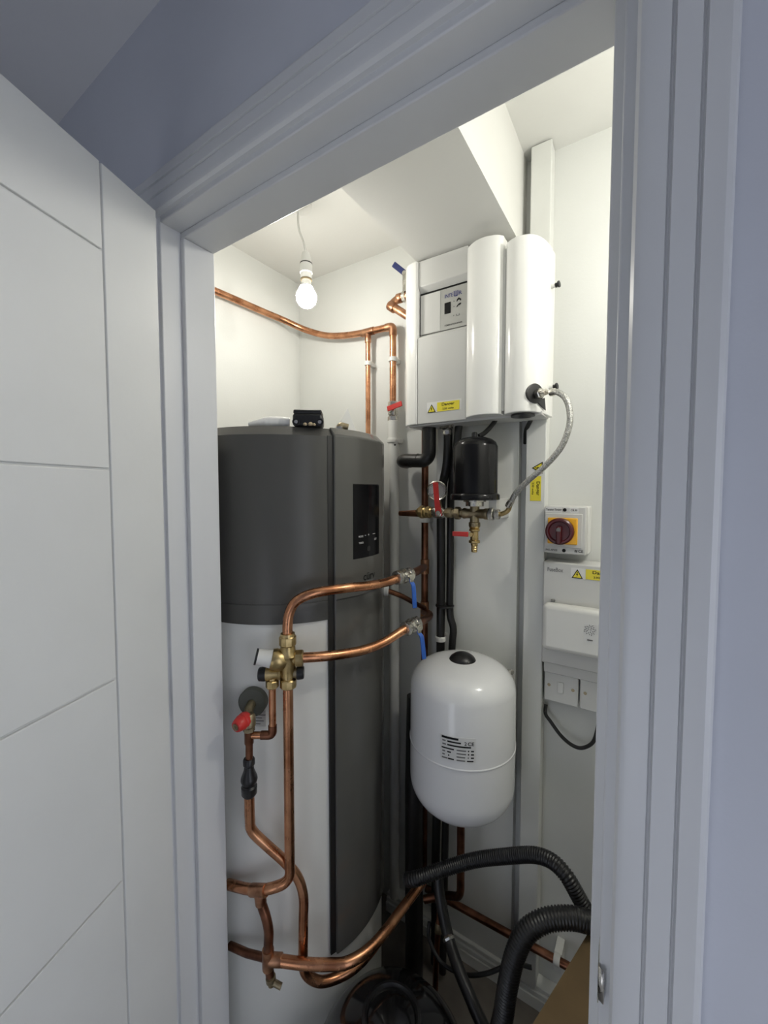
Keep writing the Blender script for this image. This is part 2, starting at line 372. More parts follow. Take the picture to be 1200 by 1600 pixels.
# fittings that stand on the top
tb = thing('terminal_box', 'black rounded control box with round screws on top of the grey tank', 'control box', (.075, .285, 1.613))
bxd = Vector((.80, .60, 0)).normalized(); byd = Vector((-.60, .80, 0)).normalized(); bc = Vector((.128, .266, 1.613))
obj('base', MB().obox(bc+Vector((0,0,.015)), bxd, byd, (0,0,1), .034, .024, .015), BLACKP, tb, bevel=.007, seg=3)
obj('lid', MB().obox(bc+Vector((0,0,.0325)), bxd, byd, (0,0,1), .032, .023, .0050), BLACKP, tb, bevel=.003)
for q in (-.025, .028):
    sc = obj('screw_boss', MB().lathe(bc+bxd*q-byd*.024+Vector((0,0,.009)), -byd, [(0,.0085),(.005,.0085),(.005,.006),(.003,.005)], 18), BLACKP, tb)
    obj('screw', MB().lathe(bc+bxd*q-byd*.027+Vector((0,0,.009)), -byd, [(0,.0042),(.0022,.0042)], 14), STEEL, sc)
bag = thing('plastic_sleeve', 'crumpled white plastic sleeve lying on the tank beside the black control box', 'plastic sleeve', (.0, .25, 1.613))
pts = spline([(.085,.248,1.625),(.066,.230,1.627),(.046,.214,1.626),(.026,.202,1.623),(.008,.194,1.621)], 6); nn = len(pts)
obj('sleeve', MB().tube(pts, [.0125*(1-.0*i/nn)*(1 if i < 12 else 1-.55*(i-12)/max(1,nn-13))+.0004*math.sin(i*2.1) for i in range(nn)], 14), FILM, bag)
tf = thing('brass_cap_fitting', 'dull metal elbow fitting on the tank top beside the clear pouch', 'pipe fitting', (.13, .33, 1.613))
obj('body', MB().tube(fillet([(.158,.342,1.612),(.158,.342,1.626),(.172,.357,1.622)], .01, 5), .0085, 14), BRASSD, tf)
obj('nut', MB().lathe((.158,.342,1.612), (0,0,1), [(0,.012),(.010,.012)], 6), STEEL, tf)
rub = MB()
for (q, r_) in ((-.004,.005), (.008,.006), (.016,.004)):
    p = bc+bxd*q-byd*.034; rub.lathe(p, (0,0,1), [(0,r_*.7),(r_*.6,r_),(r_*1.2,r_*.4)], 8)
tag(obj('sealant_crumbs', rub, CARDL), 'cream lumps of old sealant at the foot of the black control box', 'sealant')
po = thing('document_pouch', 'clear pointed plastic pouch standing behind the tank top fittings', 'plastic pouch', (.12, .36, 1.60))
obj('front_sheet', MB().add([(.140,.352,1.612),(.166,.402,1.612),(.156,.376,1.674)], [(0,1,2)]), FILM, po, smooth=False).modifiers.new('s', 'SOLIDIFY').thickness = .001
obj('back_sheet', MB().add([(.130,.356,1.612),(.166,.405,1.612),(.154,.378,1.672)], [(0,1,2)]), FILM, po, smooth=False).modifiers.new('s', 'SOLIDIFY').thickness = .001

# ================================================================== COPPER PIPEWORK
def radial(x, y):
    return Vector((x-CX, y-CY, 0)).normalized()
def collar(mb, p, ax, r, l):                  # soldered socket
    a = Vector(ax).normalized(); return mb.lathe(Vector(p)-a*l/2, a, [(0,r*.97),(.0015,r),(l-.0015,r),(l,r*.97)], 18)
def nut(mb, p, ax, r, l, n=6):
    a = Vector(ax).normalized(); return mb.lathe(Vector(p)-a*l/2, a, [(0,r*.88),(l*.12,r),(l*.88,r),(l,r*.88)], n)

# high level pipe round the left and back walls
t = thing('copper_pipe', 'copper pipe bent round the corner of the walls behind the bulb, with a tee', 'pipe', (-.345, .70, 1.70))
obj('bend_run', MB().tube(spline([(-.345,.115,2.075),(-.345,.40,2.084),(-.344,.54,2.087),(-.330,.625,2.083),(-.285,.688,2.060),(-.215,.713,2.034),(-.146,.715,2.018),(-.060,.715,2.008),(.065,.715,2.003)], 8), .011, 16), COPPER, t)
obj('branch', MB().tube([(-.021,.715,2.005),(-.021,.715,1.10)], .0085, 14), COPPER, t)
obj('drop', MB().tube(fillet([(.06,.715,2.003),(.079,.715,2.003),(.079,.715,1.76)], .016, 8), .011, 16), COPPER, t)
mb = MB(); collar(mb, (-.021,.715,2.005), (1,0,0), .0128, .050); collar(mb, (-.021,.715,1.985), (0,0,1), .0108, .030); obj('tee', mb, COPPERF, t)
mb = MB(); mb.tube(fillet([(.052,.715,2.0035),(.079,.715,2.003),(.079,.715,1.972)], .016, 8), .0128, 16); obj('elbow', mb, COPPERF, t)
for x, z, r_ in ((-.021, 1.900, .0085), (.079, 1.896, .011)):
    c = MB().lathe((x,.715,z-.007), (0,0,1), [(0,r_+.0035),(.014,r_+.0035)], 18); c.box(x-.008, x+.008, .722, YB, z-.007, z+.007)
    obj('pipe_clip', c, WPLAST, t, bevel=.001)
# valve with red lever on the drop, and white plastic pipe below it
t = thing('isolation_valve', 'plated ball valve with red lever beside the boiler, above white pipe', 'valve', (.081, .713, 1.70))
mb = MB(); nut(mb, (.080,.714,1.752), (0,0,1), .0165, .016); mb.lathe((.080,.714,1.712), (0,0,1), [(0,.013),(.005,.016),(.030,.016),(.036,.0125)], 20); nut(mb, (.080,.714,1.704), (0,0,1), .0175, .018); obj('body', mb, STEEL, t)
obj('stem', MB().lathe((.080,.714,1.730), (0,-1,0), [(0,.006),(.020,.006),(.020,.009),(.026,.009)], 14), STEEL, t)
obj('lever', MB().obox((.102,.688,1.738), (1,0,.22), (0,1,0), (-.22,0,1), .028, .002, .0085), REDP, t, bevel=.0015)
t = thing('white_waste_pipe', 'white plastic pipe running down the wall below the red lever valve', 'pipe', (.086, .710, 0))
obj('pipe', MB().tube([(.081,.712,1.697),(.086,.712,1.50),(.090,.712,.061)], .0165, 20), WPLAST, t)
mb = MB(); collar(mb, (.083,.712,1.632), (0,0,1), .0205, .014); mb.box(.075,.098,.722,YB,1.625,1.639); obj('clip', mb, WPLAST, t)
obj('clip_screw', MB().lathe((.098,.697,1.616), (.6,-.8,0), [(0,.003),(.002,.003)], 10), INK, t)

# copper elbow and navy lever at the boiler's left side
t = thing('boiler_inlet_elbow', 'short copper elbow with plated nut behind the left side of the boiler', 'pipe elbow', (.11, .66, 2.0))
obj('pipe', MB().tube(fillet([(.180,.655,1.985),(.108,.655,2.040),(.120,.675,2.064),(.175,.675,2.064)], .018, 8), .012, 16), COPPERF, t)
mb = MB(); collar(mb, (.113,.655,2.034), (-.07,0,.055), .0145, .024); collar(mb, (.128,.675,2.064), (1,0,0), .0145, .016); obj('socket', mb, COPPERF, t)
mb = MB(); nut(mb, (.145,.675,2.064), (1,0,0), .016, .012); nut(mb, (.158,.675,2.064), (1,0,0), .013, .010); obj('nut', mb, STEEL, t)
t = thing('boiler_inlet_valve', 'navy valve lever poking out above the left side of the boiler', 'valve', (.15, .67, 2.1))
obj('lever', MB().obox((.128,.670,2.152), (-.72,0,.69), (0,1,0), (.69,0,.72), .027, .0025, .0085), NAVYP, t, bevel=.002)
mb = MB(); mb.lathe((.150,.675,2.130), (0,-1,0), [(0,.007),(.012,.007)], 12); mb.lathe((.152,.675,2.075), (0,0,1), [(0,.012),(.06,.012)], 14); obj('body', mb, STEEL, t)

# riser on the back wall
t = thing('copper_riser', 'dark tarnished copper pipe rising up the wall behind the two blue lever valves', 'pipe', (.203, .706, 0))
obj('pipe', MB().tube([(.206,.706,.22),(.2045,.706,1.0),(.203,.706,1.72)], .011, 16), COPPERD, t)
for z in (1.375,):
    c = MB(); collar(c, (.2035,.706,z), (0,0,1), .0155, .014); c.box(.195,.212,.716,YB,z-.007,z+.007); obj('pipe_clip', c, WPLAST, t)
for z, l_ in ((1.228,.045),(1.085,.06)): obj('tee', collar(MB(), (.2045,.706,z), (0,0,1), .0135, l_), COPPERF, t)
# pressure-reducing block on the front of the tank
bk = thing('brass_valve_block', 'brass multi-way valve block with white cap and black caps in front of the tank', 'valve', (.150, .172, 1.05))
V = Vector
b0 = V((.150,.172,0)); rt = V((.78,.62,0)).normalized()     # runs to the right along the tank
lf = -rt
mb = MB(); mb.lathe((.150,.172,1.052), (0,0,1), [(0,.013),(.012,.013),(.014,.016),(.052,.017),(.060,.0205),(.066,.017),(.090,.0145)], 22); obj('body', mb, BRASS, bk)
mb = MB(); nut(mb, (.150,.172,1.144), (0,0,1), .0185, .022, 10); mb.lathe((.150,.172,1.154), (0,0,1), [(0,.0165),(.006,.0150)], 20); obj('top_nut', mb, BRASS, bk)
mb = MB(); nut(mb, (.150,.172,1.050), (0,0,1), .0180, .020, 10); obj('bottom_nut', mb, BRASS, bk)
mb = MB(); mb.lathe(b0+V((0,0,1.104)), rt, [(0,.013),(.016,.013)], 18); nut(mb, b0+rt*.024+V((0,0,1.104)), rt, .0185, .018, 8); obj('side_nut', mb, BRASS, bk)
ca = (lf*.90+V((-.05,-.25,.28))).normalized(); cb = b0+V((0,0,1.098))
obj('bonnet', MB().lathe(cb, ca, [(0,.014),(.012,.022),(.028,.0235),(.036,.021)], 24), BRASS, bk)
wc = obj('white_cap', MB().lathe(cb+ca*.036, ca, [(0,.0195),(.026,.0165),(.030,.0165)], 24), WPLAST, bk)
obj('cap_ring', MB().lathe(cb+ca*.0655, ca, [(0,.0172),(.004,.0172)], 24), BLACKP, wc)
lc = b0+V((0,0,1.072))
mb = MB(); mb.lathe(lc, lf, [(0,.010),(.014,.010),(.015,.014),(.020,.014),(.021,.011),(.030,.012),(.040,.0145),(.047,.0145)], 18); obj('relief_branch', mb, BRASS, bk)
obj('black_cap', MB().lathe(lc+lf*.047, lf, [(0,.0145),(.003,.0155),(.014,.0145),(.016,.012)], 20), BLACKP, bk)
mb = MB(); mb.lathe(lc, rt, [(0,.010),(.014,.0115),(.020,.0115)], 18); obj('check_branch', mb, BRASSD, bk)
obj('black_cap', MB().lathe(lc+rt*.019, rt, [(0,.0145),(.003,.0150),(.013,.0140),(.015,.012)], 20), BLACKP, bk)
rc = lc+lf*.034
mb = MB(); mb.lathe(rc, (0,0,-1), [(0,.0095),(.014,.0095)], 16); nut(mb, rc-V((0,0,.022)), (0,0,1), .0140, .017, 8); obj('relief_nut', mb, BRASS, bk)
# upper outlet: rises from the block, sweeps right to the first blue lever valve
t = thing('outlet_pipe', 'bright copper pipe arching from the brass block up to the upper blue valve', 'pipe', (.150, .172, 1.15))
obj('pipe', MB().tube(spline([(.150,.172,1.150),(.150,.172,1.178),(.153,.176,1.206),(.165,.186,1.230),(.190,.215,1.244),(.226,.277,1.247),(.246,.339,1.243),(.258,.395,1.242),(.268,.430,1.246)], 8), .011, 16), COPPER, t)
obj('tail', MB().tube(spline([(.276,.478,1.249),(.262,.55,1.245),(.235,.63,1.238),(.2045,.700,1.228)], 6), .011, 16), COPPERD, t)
t = thing('supply_pipe', 'copper pipe curving from the side of the brass block to the lower blue valve', 'pipe', (.170, .19, 1.10))
obj('pipe', MB().tube(spline([(.168,.188,1.104),(.195,.222,1.101),(.222,.268,1.097),(.246,.325,1.094),(.264,.375,1.099),(.281,.425,1.113),(.288,.445,1.119)], 8), .011, 16), COPPER, t)
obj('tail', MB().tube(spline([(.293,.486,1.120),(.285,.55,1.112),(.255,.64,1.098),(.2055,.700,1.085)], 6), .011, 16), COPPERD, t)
def ball_valve(p0, p1, label, swing):
    p0, p1 = V(p0), V(p1); a = (p1-p0).normalized(); L = (p1-p0).length; c = (p0+p1)/2
    t = thing('ball_valve', label, 'valve', c, 'blue lever ball valves')
    mb = MB(); nut(mb, p0+a*.006, a, .0185, .014, 8); nut(mb, p1-a*.006, a, .0185, .014, 8)
    mb.lathe(p0, a, [(0,.014),(L*.3,.0165),(L*.5,.0195),(L*.7,.0165),(L,.014)], 20); mb.lathe(p0+a*.014, a, [(0,.0175),(.005,.0175)], 20); obj('body', mb, STEEL, t)
    sd = V((.88,-.45,.10)).normalized(); s0 = c+sd*.014+a*.006
    obj('stem', MB().lathe(s0, sd, [(0,.006),(.014,.006),(.014,.0085),(.021,.0085)], 10), STEEL, t)
    l0 = s0+sd*.017
    lv = spline([l0, l0+V((0,0,-.014)), l0+sd*.006+V(swing)*.4+V((0,0,-.026)), l0+sd*.008+V(swing)+V((0,0,-.080))], 4)
    mb = MB(); n = len(lv); wd = V((.45,.88,0)).normalized()
    vs = []
    for q in lv: vs += [q+wd*.0060+sd*.0018, q-wd*.0060+sd*.0018, q-wd*.0060-sd*.0018, q+wd*.0060-sd*.0018]
    fs = [(0,1,2,3), tuple(n*4-4+k for k in (3,2,1,0))]
    for i in range(n-1):
        for k in range(4): fs.append((i*4+k, i*4+4+k, i*4+4+(k+1) % 4, i*4+(k+1) % 4))
    obj('lever', mb.add(vs, fs), BLUEP, t, bevel=.0012)
    obj('lever_neck', MB().obox(l0+V((0,0,-.006)), wd, sd, (0,0,1), .0055, .0021, .009), STEEL, t, bevel=.001)
ball_valve((.268,.428,1.248), (.277,.484,1.250), 'plated ball valve with hanging blue lever on the upper copper outlet pipe', (.002,.004,0))
ball_valve((.287,.438,1.118), (.2935,.492,1.121), 'plated ball valve with hanging blue lever on the lower copper supply pipe', (.006,.006,0))
# small inlet on the tank side
t = thing('tank_side_inlet', 'white socket and thin copper pipe on the tank side behind blue lever', 'pipe', (.20, .50, 1.18))
obj('socket', MB().lathe((.150,.500,1.190), (.80,.42,-.05), [(0,.016),(.040,.016),(.042,.013)], 20), GPLAST, t)
obj('drain_tab', MB().obox((.170,.492,1.170), (.8,.42,0), (-.42,.8,0), (0,0,1), .012, .006, .005), GPLAST, t, bevel=.002)
obj('pipe', MB().tube(spline([(.180,.516,1.188),(.205,.56,1.165),(.212,.63,1.128),(.212,.690,1.100)], 6), .0075, 14), COPPERD, t)

# down pipe from the block, with bend and branches
t = thing('down_pipe', 'long copper pipe falling from the brass block and bending left near the floor', 'pipe', (.149, .172, .58))
obj('pipe', MB().tube(fillet([(.149,.172,1.046),(.149,.171,.598),(.112,.138,.586),(.060,.129,.566),(-.012,.128,.540)], .042, 10), .011, 16), COPPER, t)
mb = MB(); collar(mb, (.090,.1335,.577), (.92,.14,.36), .0130, .044); collar(mb, (.094,.134,.562), (.15,.02,-1), .0125, .026); obj('tee', mb, COPPERF, t)
obj('branch', MB().tube(spline([(.092,.1335,.573),(.098,.1345,.548),(.108,.137,.522),(.114,.139,.492),(.113,.139,.462),(.111,.139,.437)], 8), .0105, 16), COPPERD, t)
t = thing('floor_level_pipe', 'copper pipe sweeping round the foot of the tank, joined by a tee', 'pipe', (.111, .139, .40))
obj('pipe', MB().tube(spline([(.111,.139,.423),(.185,.178,.421),(.232,.208,.420),(.262,.232,.420),(.285,.275,.420),(.297,.33,.420),(.304,.40,.420),(.312,.475,.420),(.316,.53,.420)], 8), .0115, 16), COPPER, t)
obj('left_run', MB().tube([(.111,.139,.424),(.050,.131,.405),(-.010,.128,.388)], .0085, 14), COPPERD, t)
mb = MB(); collar(mb, (.111,.139,.424), (0,0,1), .0130, .045); collar(mb, (.126,.147,.423), (.85,.5,0), .0130, .028); obj('tee', mb, COPPERF, t)
mb = MB(); mb.tube([(.111,.139,.415),(.114,.141,.385)], .0095, 14); obj('drop', mb, COPPERD, t)
dc = thing('drain_cock', 'small brass drain cock hanging below the floor level copper tee', 'drain cock', (.116, .143, .36))
mb = MB(); mb.lathe((.114,.141,.392), (.1,.05,-1), [(0,.0085),(.010,.0085),(.011,.011),(.020,.011),(.021,.008),(.030,.0075)], 14); obj('body', mb, BRASSD, dc)
obj('spout', MB().tube([(.115,.141,.373),(.140,.150,.366)], .0065, 12), BRASSD, dc)

# relief valve, discharge pipes, tundish
t = thing('relief_valve', 'brass relief valve with bright red cap on a dark round boss', 'valve', (.060, .12, .98))
p0 = V((.050,.160,.987)); ra = radial(.050,.160)
obj('boss', MB().lathe(p0-ra*.012, ra, [(0,.032),(.022,.032),(.024,.030)], 32), OLIVE, t)
obj('neck', MB().tube(spline([p0+ra*.004, p0+ra*.026+V((.001,0,-.006)), p0+ra*.044+V((.008,0,-.016))], 5), .0105, 14), BRASSD, t)
vb = V((.0805,.122,.968))
obj('body', MB().lathe(vb+V((0,0,.016)), (0,0,-1), [(0,.010),(.006,.014),(.026,.0145),(.030,.0115)], 18), BRASSD, t)
rd = V((.10,-.86,-.10)).normalized()
rcp = obj('red_cap', MB().lathe(vb+V((-.004,0,.006)), rd, [(0,.014),(.006,.0165),(.012,.0165),(.014,.0150),(.018,.0165),(.030,.0135),(.034,.0115)], 22), REDP, t)
obj('cap_button', MB().lathe(vb+V((-.004,0,.006))+rd*.0338, rd, [(0,.0075),(.002,.0075),(.0021,.004),(.001,.003)], 16), BRASSD, rcp)
nut(mb := MB(), vb+V((0,0,-.018)), (0,0,1), .0125, .010, 8); obj('nut', mb, BRASSD, t)
t = thing('discharge_pipe', 'tarnished copper discharge pipe from the brass block joining below the red cap', 'pipe', (.10, .14, .90))
obj('pipe', MB().tube(fillet([(.1232,.151,1.046),(.121,.152,.934),(.0785,.1235,.934)], .014, 8), .0078, 14), COPPER, t)
obj('drop', MB().tube([(.0805,.1225,.952),(.077,.1235,.868)], .0080, 14), COPPERD, t)
mb = MB(); mb.tube(fillet([(.121,.152,.956),(.121,.152,.934),(.100,.138,.934)], .012, 8), .0094, 14); collar(mb, (.0785,.1232,.936), (0,0,1), .0098, .040); obj('fittings', mb, COPPERD, t)
t = thing('tundish', 'black plastic tundish fitted in the pipe under the red cap', 'tundish', (.076, .1235, .79))
obj('inlet_nut', MB().lathe((.0765,.1235,.882), (0,0,-1), [(0,.0105),(.003,.0125),(.014,.0125),(.017,.010)], 20), BLACKP, t)
obj('cup', MB().lathe((.0762,.1235,.866), (0,0,-1), [(0,.0100),(.010,.0110),(.026,.0170),(.032,.0180),(.038,.0165),(.044,.0125)], 24), BLACKP, t)
obj('outlet_nut', MB().lathe((.0758,.1235,.822), (0,0,-1), [(0,.0135),(.004,.0170),(.020,.0165),(.026,.0120)], 24), BLACKP, t)
text('tundish_mark', '22', .007, .004, LIGHTINK, t, (.0745,.1100,.842), (.82,.57,0), (0,0,1), lift=.0004)
t = thing('tundish_drain_pipe', 'copper pipe leaving the tundish and snaking right behind the long down pipe', 'pipe', (.076, .1235, .30))
obj('pipe', MB().tube(spline([(.0757,.1235,.800),(.0757,.1240,.745),(.0775,.1275,.715),(.098,.146,.680),(.128,.1745,.632),(.149,.1945,.588),(.160,.2005,.545),(.162,.198,.49),(.163,.195,.42),(.164,.194,.385),(.171,.202,.358),(.190,.222,.336),(.212,.252,.328),(.234,.285,.330),(.25,.33,.335),(.262,.40,.345)], 8), .0110, 16), COPPER, t)

# rating plate on the tank shell
pl = obj('rating_label', MB().sector(CX, CY, CR-.01, CR-.0025, -64.5, -57.0, .925, .962, 6), GPLAST, tank)
for i, (wd, z) in enumerate(((.030,.953),(.022,.946),(.026,.939),(.018,.932))):
    c = CR-.0022; obj('label_print', MB().sector(CX, CY, CR-.008, c, -64+.6, -64+.6+math.degrees(wd/c), z-.0014, z+.0006, 4), INKG, pl)

# ================================================================== BOILER
bo = thing('wall_boiler', 'white wall-hung boiler with rounded columns and silver control panel', 'boiler', (.38, .70, 1.655))
Z0, Z1, YK = 1.657, 2.094, .698
left = [(.168,YK)]+[(p.x, p.y) for p in spline([(.168,.675,0),(.170,.650,0),(.180,.624,0),(.197,.606,0),(.214,.600,0)], 5)]+[(.228,.599),(.230,.604),(.230,YK)]
obj('left_column', MB().prism(left[::-1], Z0, Z1+.018), BWHITE, bo, bevel=.002, sharp=25)
obj('chassis', MB().box(.229, .380, .622, YK, Z0+.006, Z1+.014), BPANEL, bo)
obj('upper_panel', MB().add([(.231,.622,2.026),(.378,.622,2.026),(.378,.607,2.042),(.231,.607,2.042),(.231,.622,Z1+.018),(.378,.622,Z1+.018),(.378,.607,Z1+.018),(.231,.607,Z1+.018)],
    [(0,3,2,1),(4,5,6,7),(0,1,5,4),(1,2,6,5),(2,3,7,6),(3,0,4,7)]), BPANEL, bo, bevel=.0015)
obj('lower_panel', MB().add([(.231,.622,Z0),(.378,.622,Z0),(.378,.603,Z0),(.231,.603,Z0),(.231,.622,1.912),(.378,.622,1.912),(.378,.603,1.898),(.231,.603,1.898)],
    [(0,3,2,1),(4,5,6,7),(0,1,5,4),(1,2,6,5),(2,3,7,6),(3,0,4,7)]), BPANEL, bo, bevel=.002)
obj('recess_shadow_gap', MB().box(.231, .378, .6185, .623, 1.905, 2.027), INK, bo)
cp = obj('control_plate', MB().box(.2345, .377, .6145, .620, 1.910, 2.020), PLATE, bo)
obj('blank_door', MB().box(.2350, .296, .6135, .6150, 1.911, 2.019), BPANEL, cp, bevel=.0006)
px, py, pz = (1,0,0), (0,0,1), .6145
def cpt(x, z): return (x, .6145, z)
text('logo_lettering', 'INTE', .0245, .0100, INKB, cp, cpt(.309,1.9945), px, py)
obj('logo_mark', flatpoly([(0,.003),(.002,.0005),(.0065,0),(.011,.0005),(.013,.003),(.013,.015),(.0105,.015),(.0105,.0035),(.0078,.0022),(.0078,.015),(.0052,.015),(.0052,.0022),(.0025,.0035),(.0025,.015),(0,.015)], cpt(.3355,1.9925), px, py, .0002), INKB, cp, smooth=False)
text('logo_lettering', 'R', .009, .0100, INKB, cp, cpt(.3505,1.9945), px, py)
obj('screen', MB().box(.3085, .3270, .6130, .6150, 1.952, 1.982), BLACKG, cp, bevel=.001)
obj('tap_icon', flatpoly([(0,0),(.003,0),(.0045,.0035),(.0095,.0035),(.011,0),(.0135,0),(.0135,.004),(.011,.0065),(.0085,.0075),(.0085,.009),(.005,.009),(.005,.0075),(.002,.006)], cpt(.3435,1.978), px, py, .0003), INK, cp, smooth=False)
obj('tap_icon', flatpoly([(0,0),(.004,.001),(.0055,.004),(.010,.004),(.0135,.0065),(.0135,.009),(.009,.009),(.006,.0075),(.002,.004)], cpt(.3435,1.963), px, py, .0003), INK, cp, smooth=False)
for z in (1.979, 1.965): text('button_mark', '+', .0035, .0035, INK, cp, cpt(.3345,z), px, py)
text('button_mark', '>', .003, .004, INK, cp, cpt(.3345,1.941), px, py)
obj('pump_icon', flatpoly([(0,0),(.010,0),(.010,.005),(.008,.005),(.008,.0015),(.002,.0015),(.002,.005),(0,.005)], cpt(.3430,1.940), px, py, .0003), INKG, cp, smooth=False)
text('plate_lettering', 'COMBINATION BOILER', .052, .0040, INK, cp, cpt(.309,1.919), px, py)
ci = [(.378,YK)]+[(p.x, p.y) for p in spline([(.378,.608,0),(.382,.594,0),(.394,.581,0),(.412,.571,0),(.432,.567,0),(.452,.570,0),(.468,.577,0),(.478,.588,0)], 4)]+[(.480,YK)]
obj('column', MB().prism(ci[::-1], Z0+.002, Z1), BWHITE, bo, bevel=.002, sharp=25)
co = [(.482,YK)]+[(p.x, p.y) for p in spline([(.483,.594,0),(.488,.583,0),(.502,.573,0),(.520,.569,0),(.540,.574,0),(.556,.588,0),(.567,.610,0),(.574,.640,0),(.577,.670,0)], 4)]+[(.578,YK)]
obj('column', MB().prism(co[::-1], Z0, 2.070), BWHITE, bo, bevel=.002, sharp=25)
obj('column_gap', MB().box(.4785, .4845, .588, YK, Z0+.01, 2.06), GPLAST, bo)
obj('underside_tray', MB().box(.20, .57, .612, .690, Z0-.004, Z0+.004), GPLAST, bo)
obj('wall_bracket', MB().box(.26, .46, YK-.004, .7205, 1.80, 2.04), STEEL, bo)
obj('underside_port', MB().lathe((.525,.612,Z0+.001), (0,0,-1), [(0,.029),(.006,.029),(.006,.026),(.0062,.0)], 28, cap=False), BLACKP, bo)
hn = V((.80,-.60,0)).normalized(); hc = V((.5575,.590,1.700))
prt = obj('hose_port', MB().lathe(hc-hn*.012, hn, [(0,.0235),(.0150,.0235),(.0155,.021)], 28), BLACKP, bo)
obj('port_lip', MB().add([hc+hn*.001+V((0,0,-.017)), V((.5745,.622,1.694)), V((.5765,.626,1.664)), hc+hn*.004+V((.006,.008,-.022))], [(0,1,2,3)]), BLACKP, prt, smooth=False).modifiers.new('s','SOLIDIFY').thickness = .001
for z in (1.975, 1.727):
    k = obj('side_screw', MB().lathe((.576,.662,z), (1,0,0), [(0,.005),(.010,.005)], 12), WPLAST, bo)
    obj('knob', MB().lathe((.586,.662,z), (1,-.2,.1), [(0,.0055),(.003,.0060),(.005,.0045),(.007,.008),(.010,.008),(.011,.006)], 14), BLACKP, k)
stk = obj('sticker', quad((.262,.603,1.685), px, py, .103, .030, 0, .0004), PAPER, bo, smooth=False)
warning_triangle(stk, (.264,.603,1.686), px, py, .026)
danger_label(stk, (.294,.603,1.6865), px, py, .066, .025)

# ================================================================== BACK BOARD, TRUNKING
BF = .722
bdp = tag(obj('mounting_board', MB().box(.238, .488, BF, YB, .062, 2.06), BOARDM, bevel=.0015), 'tall pale painted board fixed to the wall behind boiler and white vessel', 'board')
tk = thing('cable_trunking', 'white plastic trunking running from floor to ceiling beside the fuse box', 'trunking', (.54, .72, 0))
obj('base_channel', MB().box(.514, .562, .706, YB, .062, 2.362), TRUNKM, tk, bevel=.001)
obj('lid', MB().box(.512, .564, .700, .708, .062, 2.362), TRUNKM, tk, bevel=.0025)
stk = obj('sticker', quad((.520,.700,1.435), px, py, .037, .115, 0, .0004), PAPER, tk, smooth=False)
warning_triangle(stk, (.556,.700,1.512), (0,0,1), (-1,0,0), .032)
danger_label(stk, (.555,.700,1.500), (0,0,-1), (1,0,0), .060, .028) if False else danger_label(stk, (.525,.700,1.506), (0,0,-1), (1,0,0), .066, .028)
tag(obj('power_cable', MB().tube(spline([(.530,.690,1.662),(.520,.693,1.645),(.508,.710,1.628),(.500,.738,1.60)], 6), .0055, 10), BLACKR), 'short black cable from the boiler underside into the gap beside the trunking', 'cable')

# ================================================================== ISOLATOR, FUSE BOX, SWITCHES
t = thing('rotary_isolator', 'grey isolator box with dark red rotary knob on an orange plate', 'isolator switch', (.620, .75, 1.303))
x0, x1, z0, z1 = .568, .670, 1.306, 1.427
bdy = obj('body', MB().box(x0, x1, .700, YB, z0, z1), WPLAST, t, bevel=.003)
obj('front_cover', MB().box(x0, x1-.004, .676, .699, z0, z1), GPLAST, t, bevel=.003)
obj('raised_panel', MB().box(x0+.002, x1-.012, .672, .677, z0+.017, z1-.018), GPLAST, t, bevel=.0015)
obj('yellow_plate', MB().box(.5775, .6480, .668, .673, 1.3315, 1.3985), ORANGE, t, bevel=.003)
kc = V((.6085,.668,1.365))
kn = obj('knob', MB().lathe(kc, (0,-1,0), [(0,.031),(.004,.0335),(.015,.0335),(.018,.030),(.018,.026),(.013,.0235)], 40), MAROON, t)
obj('grip', MB().box(.6025, .6145, .641, .657, 1.333, 1.378), MAROON, kn, bevel=.003)
obj('grip_badge', flatpoly([(0,0),(.010,0),(.010,.006),(.005,.011),(0,.006)], (.6035,.641,1.366), px, py, .0004), INKG, kn, smooth=False)
for z in (1.4185, 1.315): obj('screw', MB().lathe((.6165,.6762,z), (0,-1,0), [(0,.0045),(.0012,.0045)], 12), INK, t)
pls = obj('label_strip', quad((.570,.676,1.412), px, py, .040, .012, 0, .0004), PAPER, t, smooth=False)
text('label_lettering', 'Tension Timing', .037, .0070, INK, pls, (.5715,.6756,1.4145), px, py)
pl2 = obj('label_strip', quad((.628,.676,1.412), px, py, .020, .012, 0, .0004), PAPER, t, smooth=False)
text('label_lettering', 'CB.30', .015, .0050, INK, pl2, (.6305,.6756,1.4155), px, py)
text('cover_lettering', 'IP65-AP325', .028, .0050, INK, t, (.5725,.676,1.3120), px, py)
text('cover_lettering', 'CE', .011, .0075, INK, t, (.6500,.676,1.3120), px, py)
text('cover_lettering', '#', .007, .0070, INK, t, (.6410,.676,1.3120), px, py)

t = thing('fuse_box', 'grey fuse box with a white hinged cover below the rotary isolator', 'fuse box', (.75, .75, 1.012))
FX0, FX1 = .5665, .930
obj('body', MB().box(FX0, FX1, .676, YB, 1.014, 1.283), GPLAST, t, bevel=.004)
obj('base_ledge', MB().box(FX0+.004, FX1-.004, .690, YB, .984, 1.016), GPLAST, t, bevel=.002)
lid = obj('cover', MB().box(FX0+.007, FX1-.010, .640, .678, 1.062, 1.180), WPLAST, t, bevel=.012, seg=4)
obj('cover_latch', MB().box(.589, .598, .668, .677, 1.180, 1.186), INKG, lid)
text('maker_lettering', 'FuseBox', .038, .0105, INKG, t, (.578,.676,1.2585), px, py)
stk = obj('sticker', quad((.634,.676,1.246), px, py, .115, .027, 0, .0004), PAPER, t, smooth=False)
warning_triangle(stk, (.636,.676,1.2475), px, py, .026)
danger_label(stk, (.668,.676,1.2475), px, py, .070, .025)
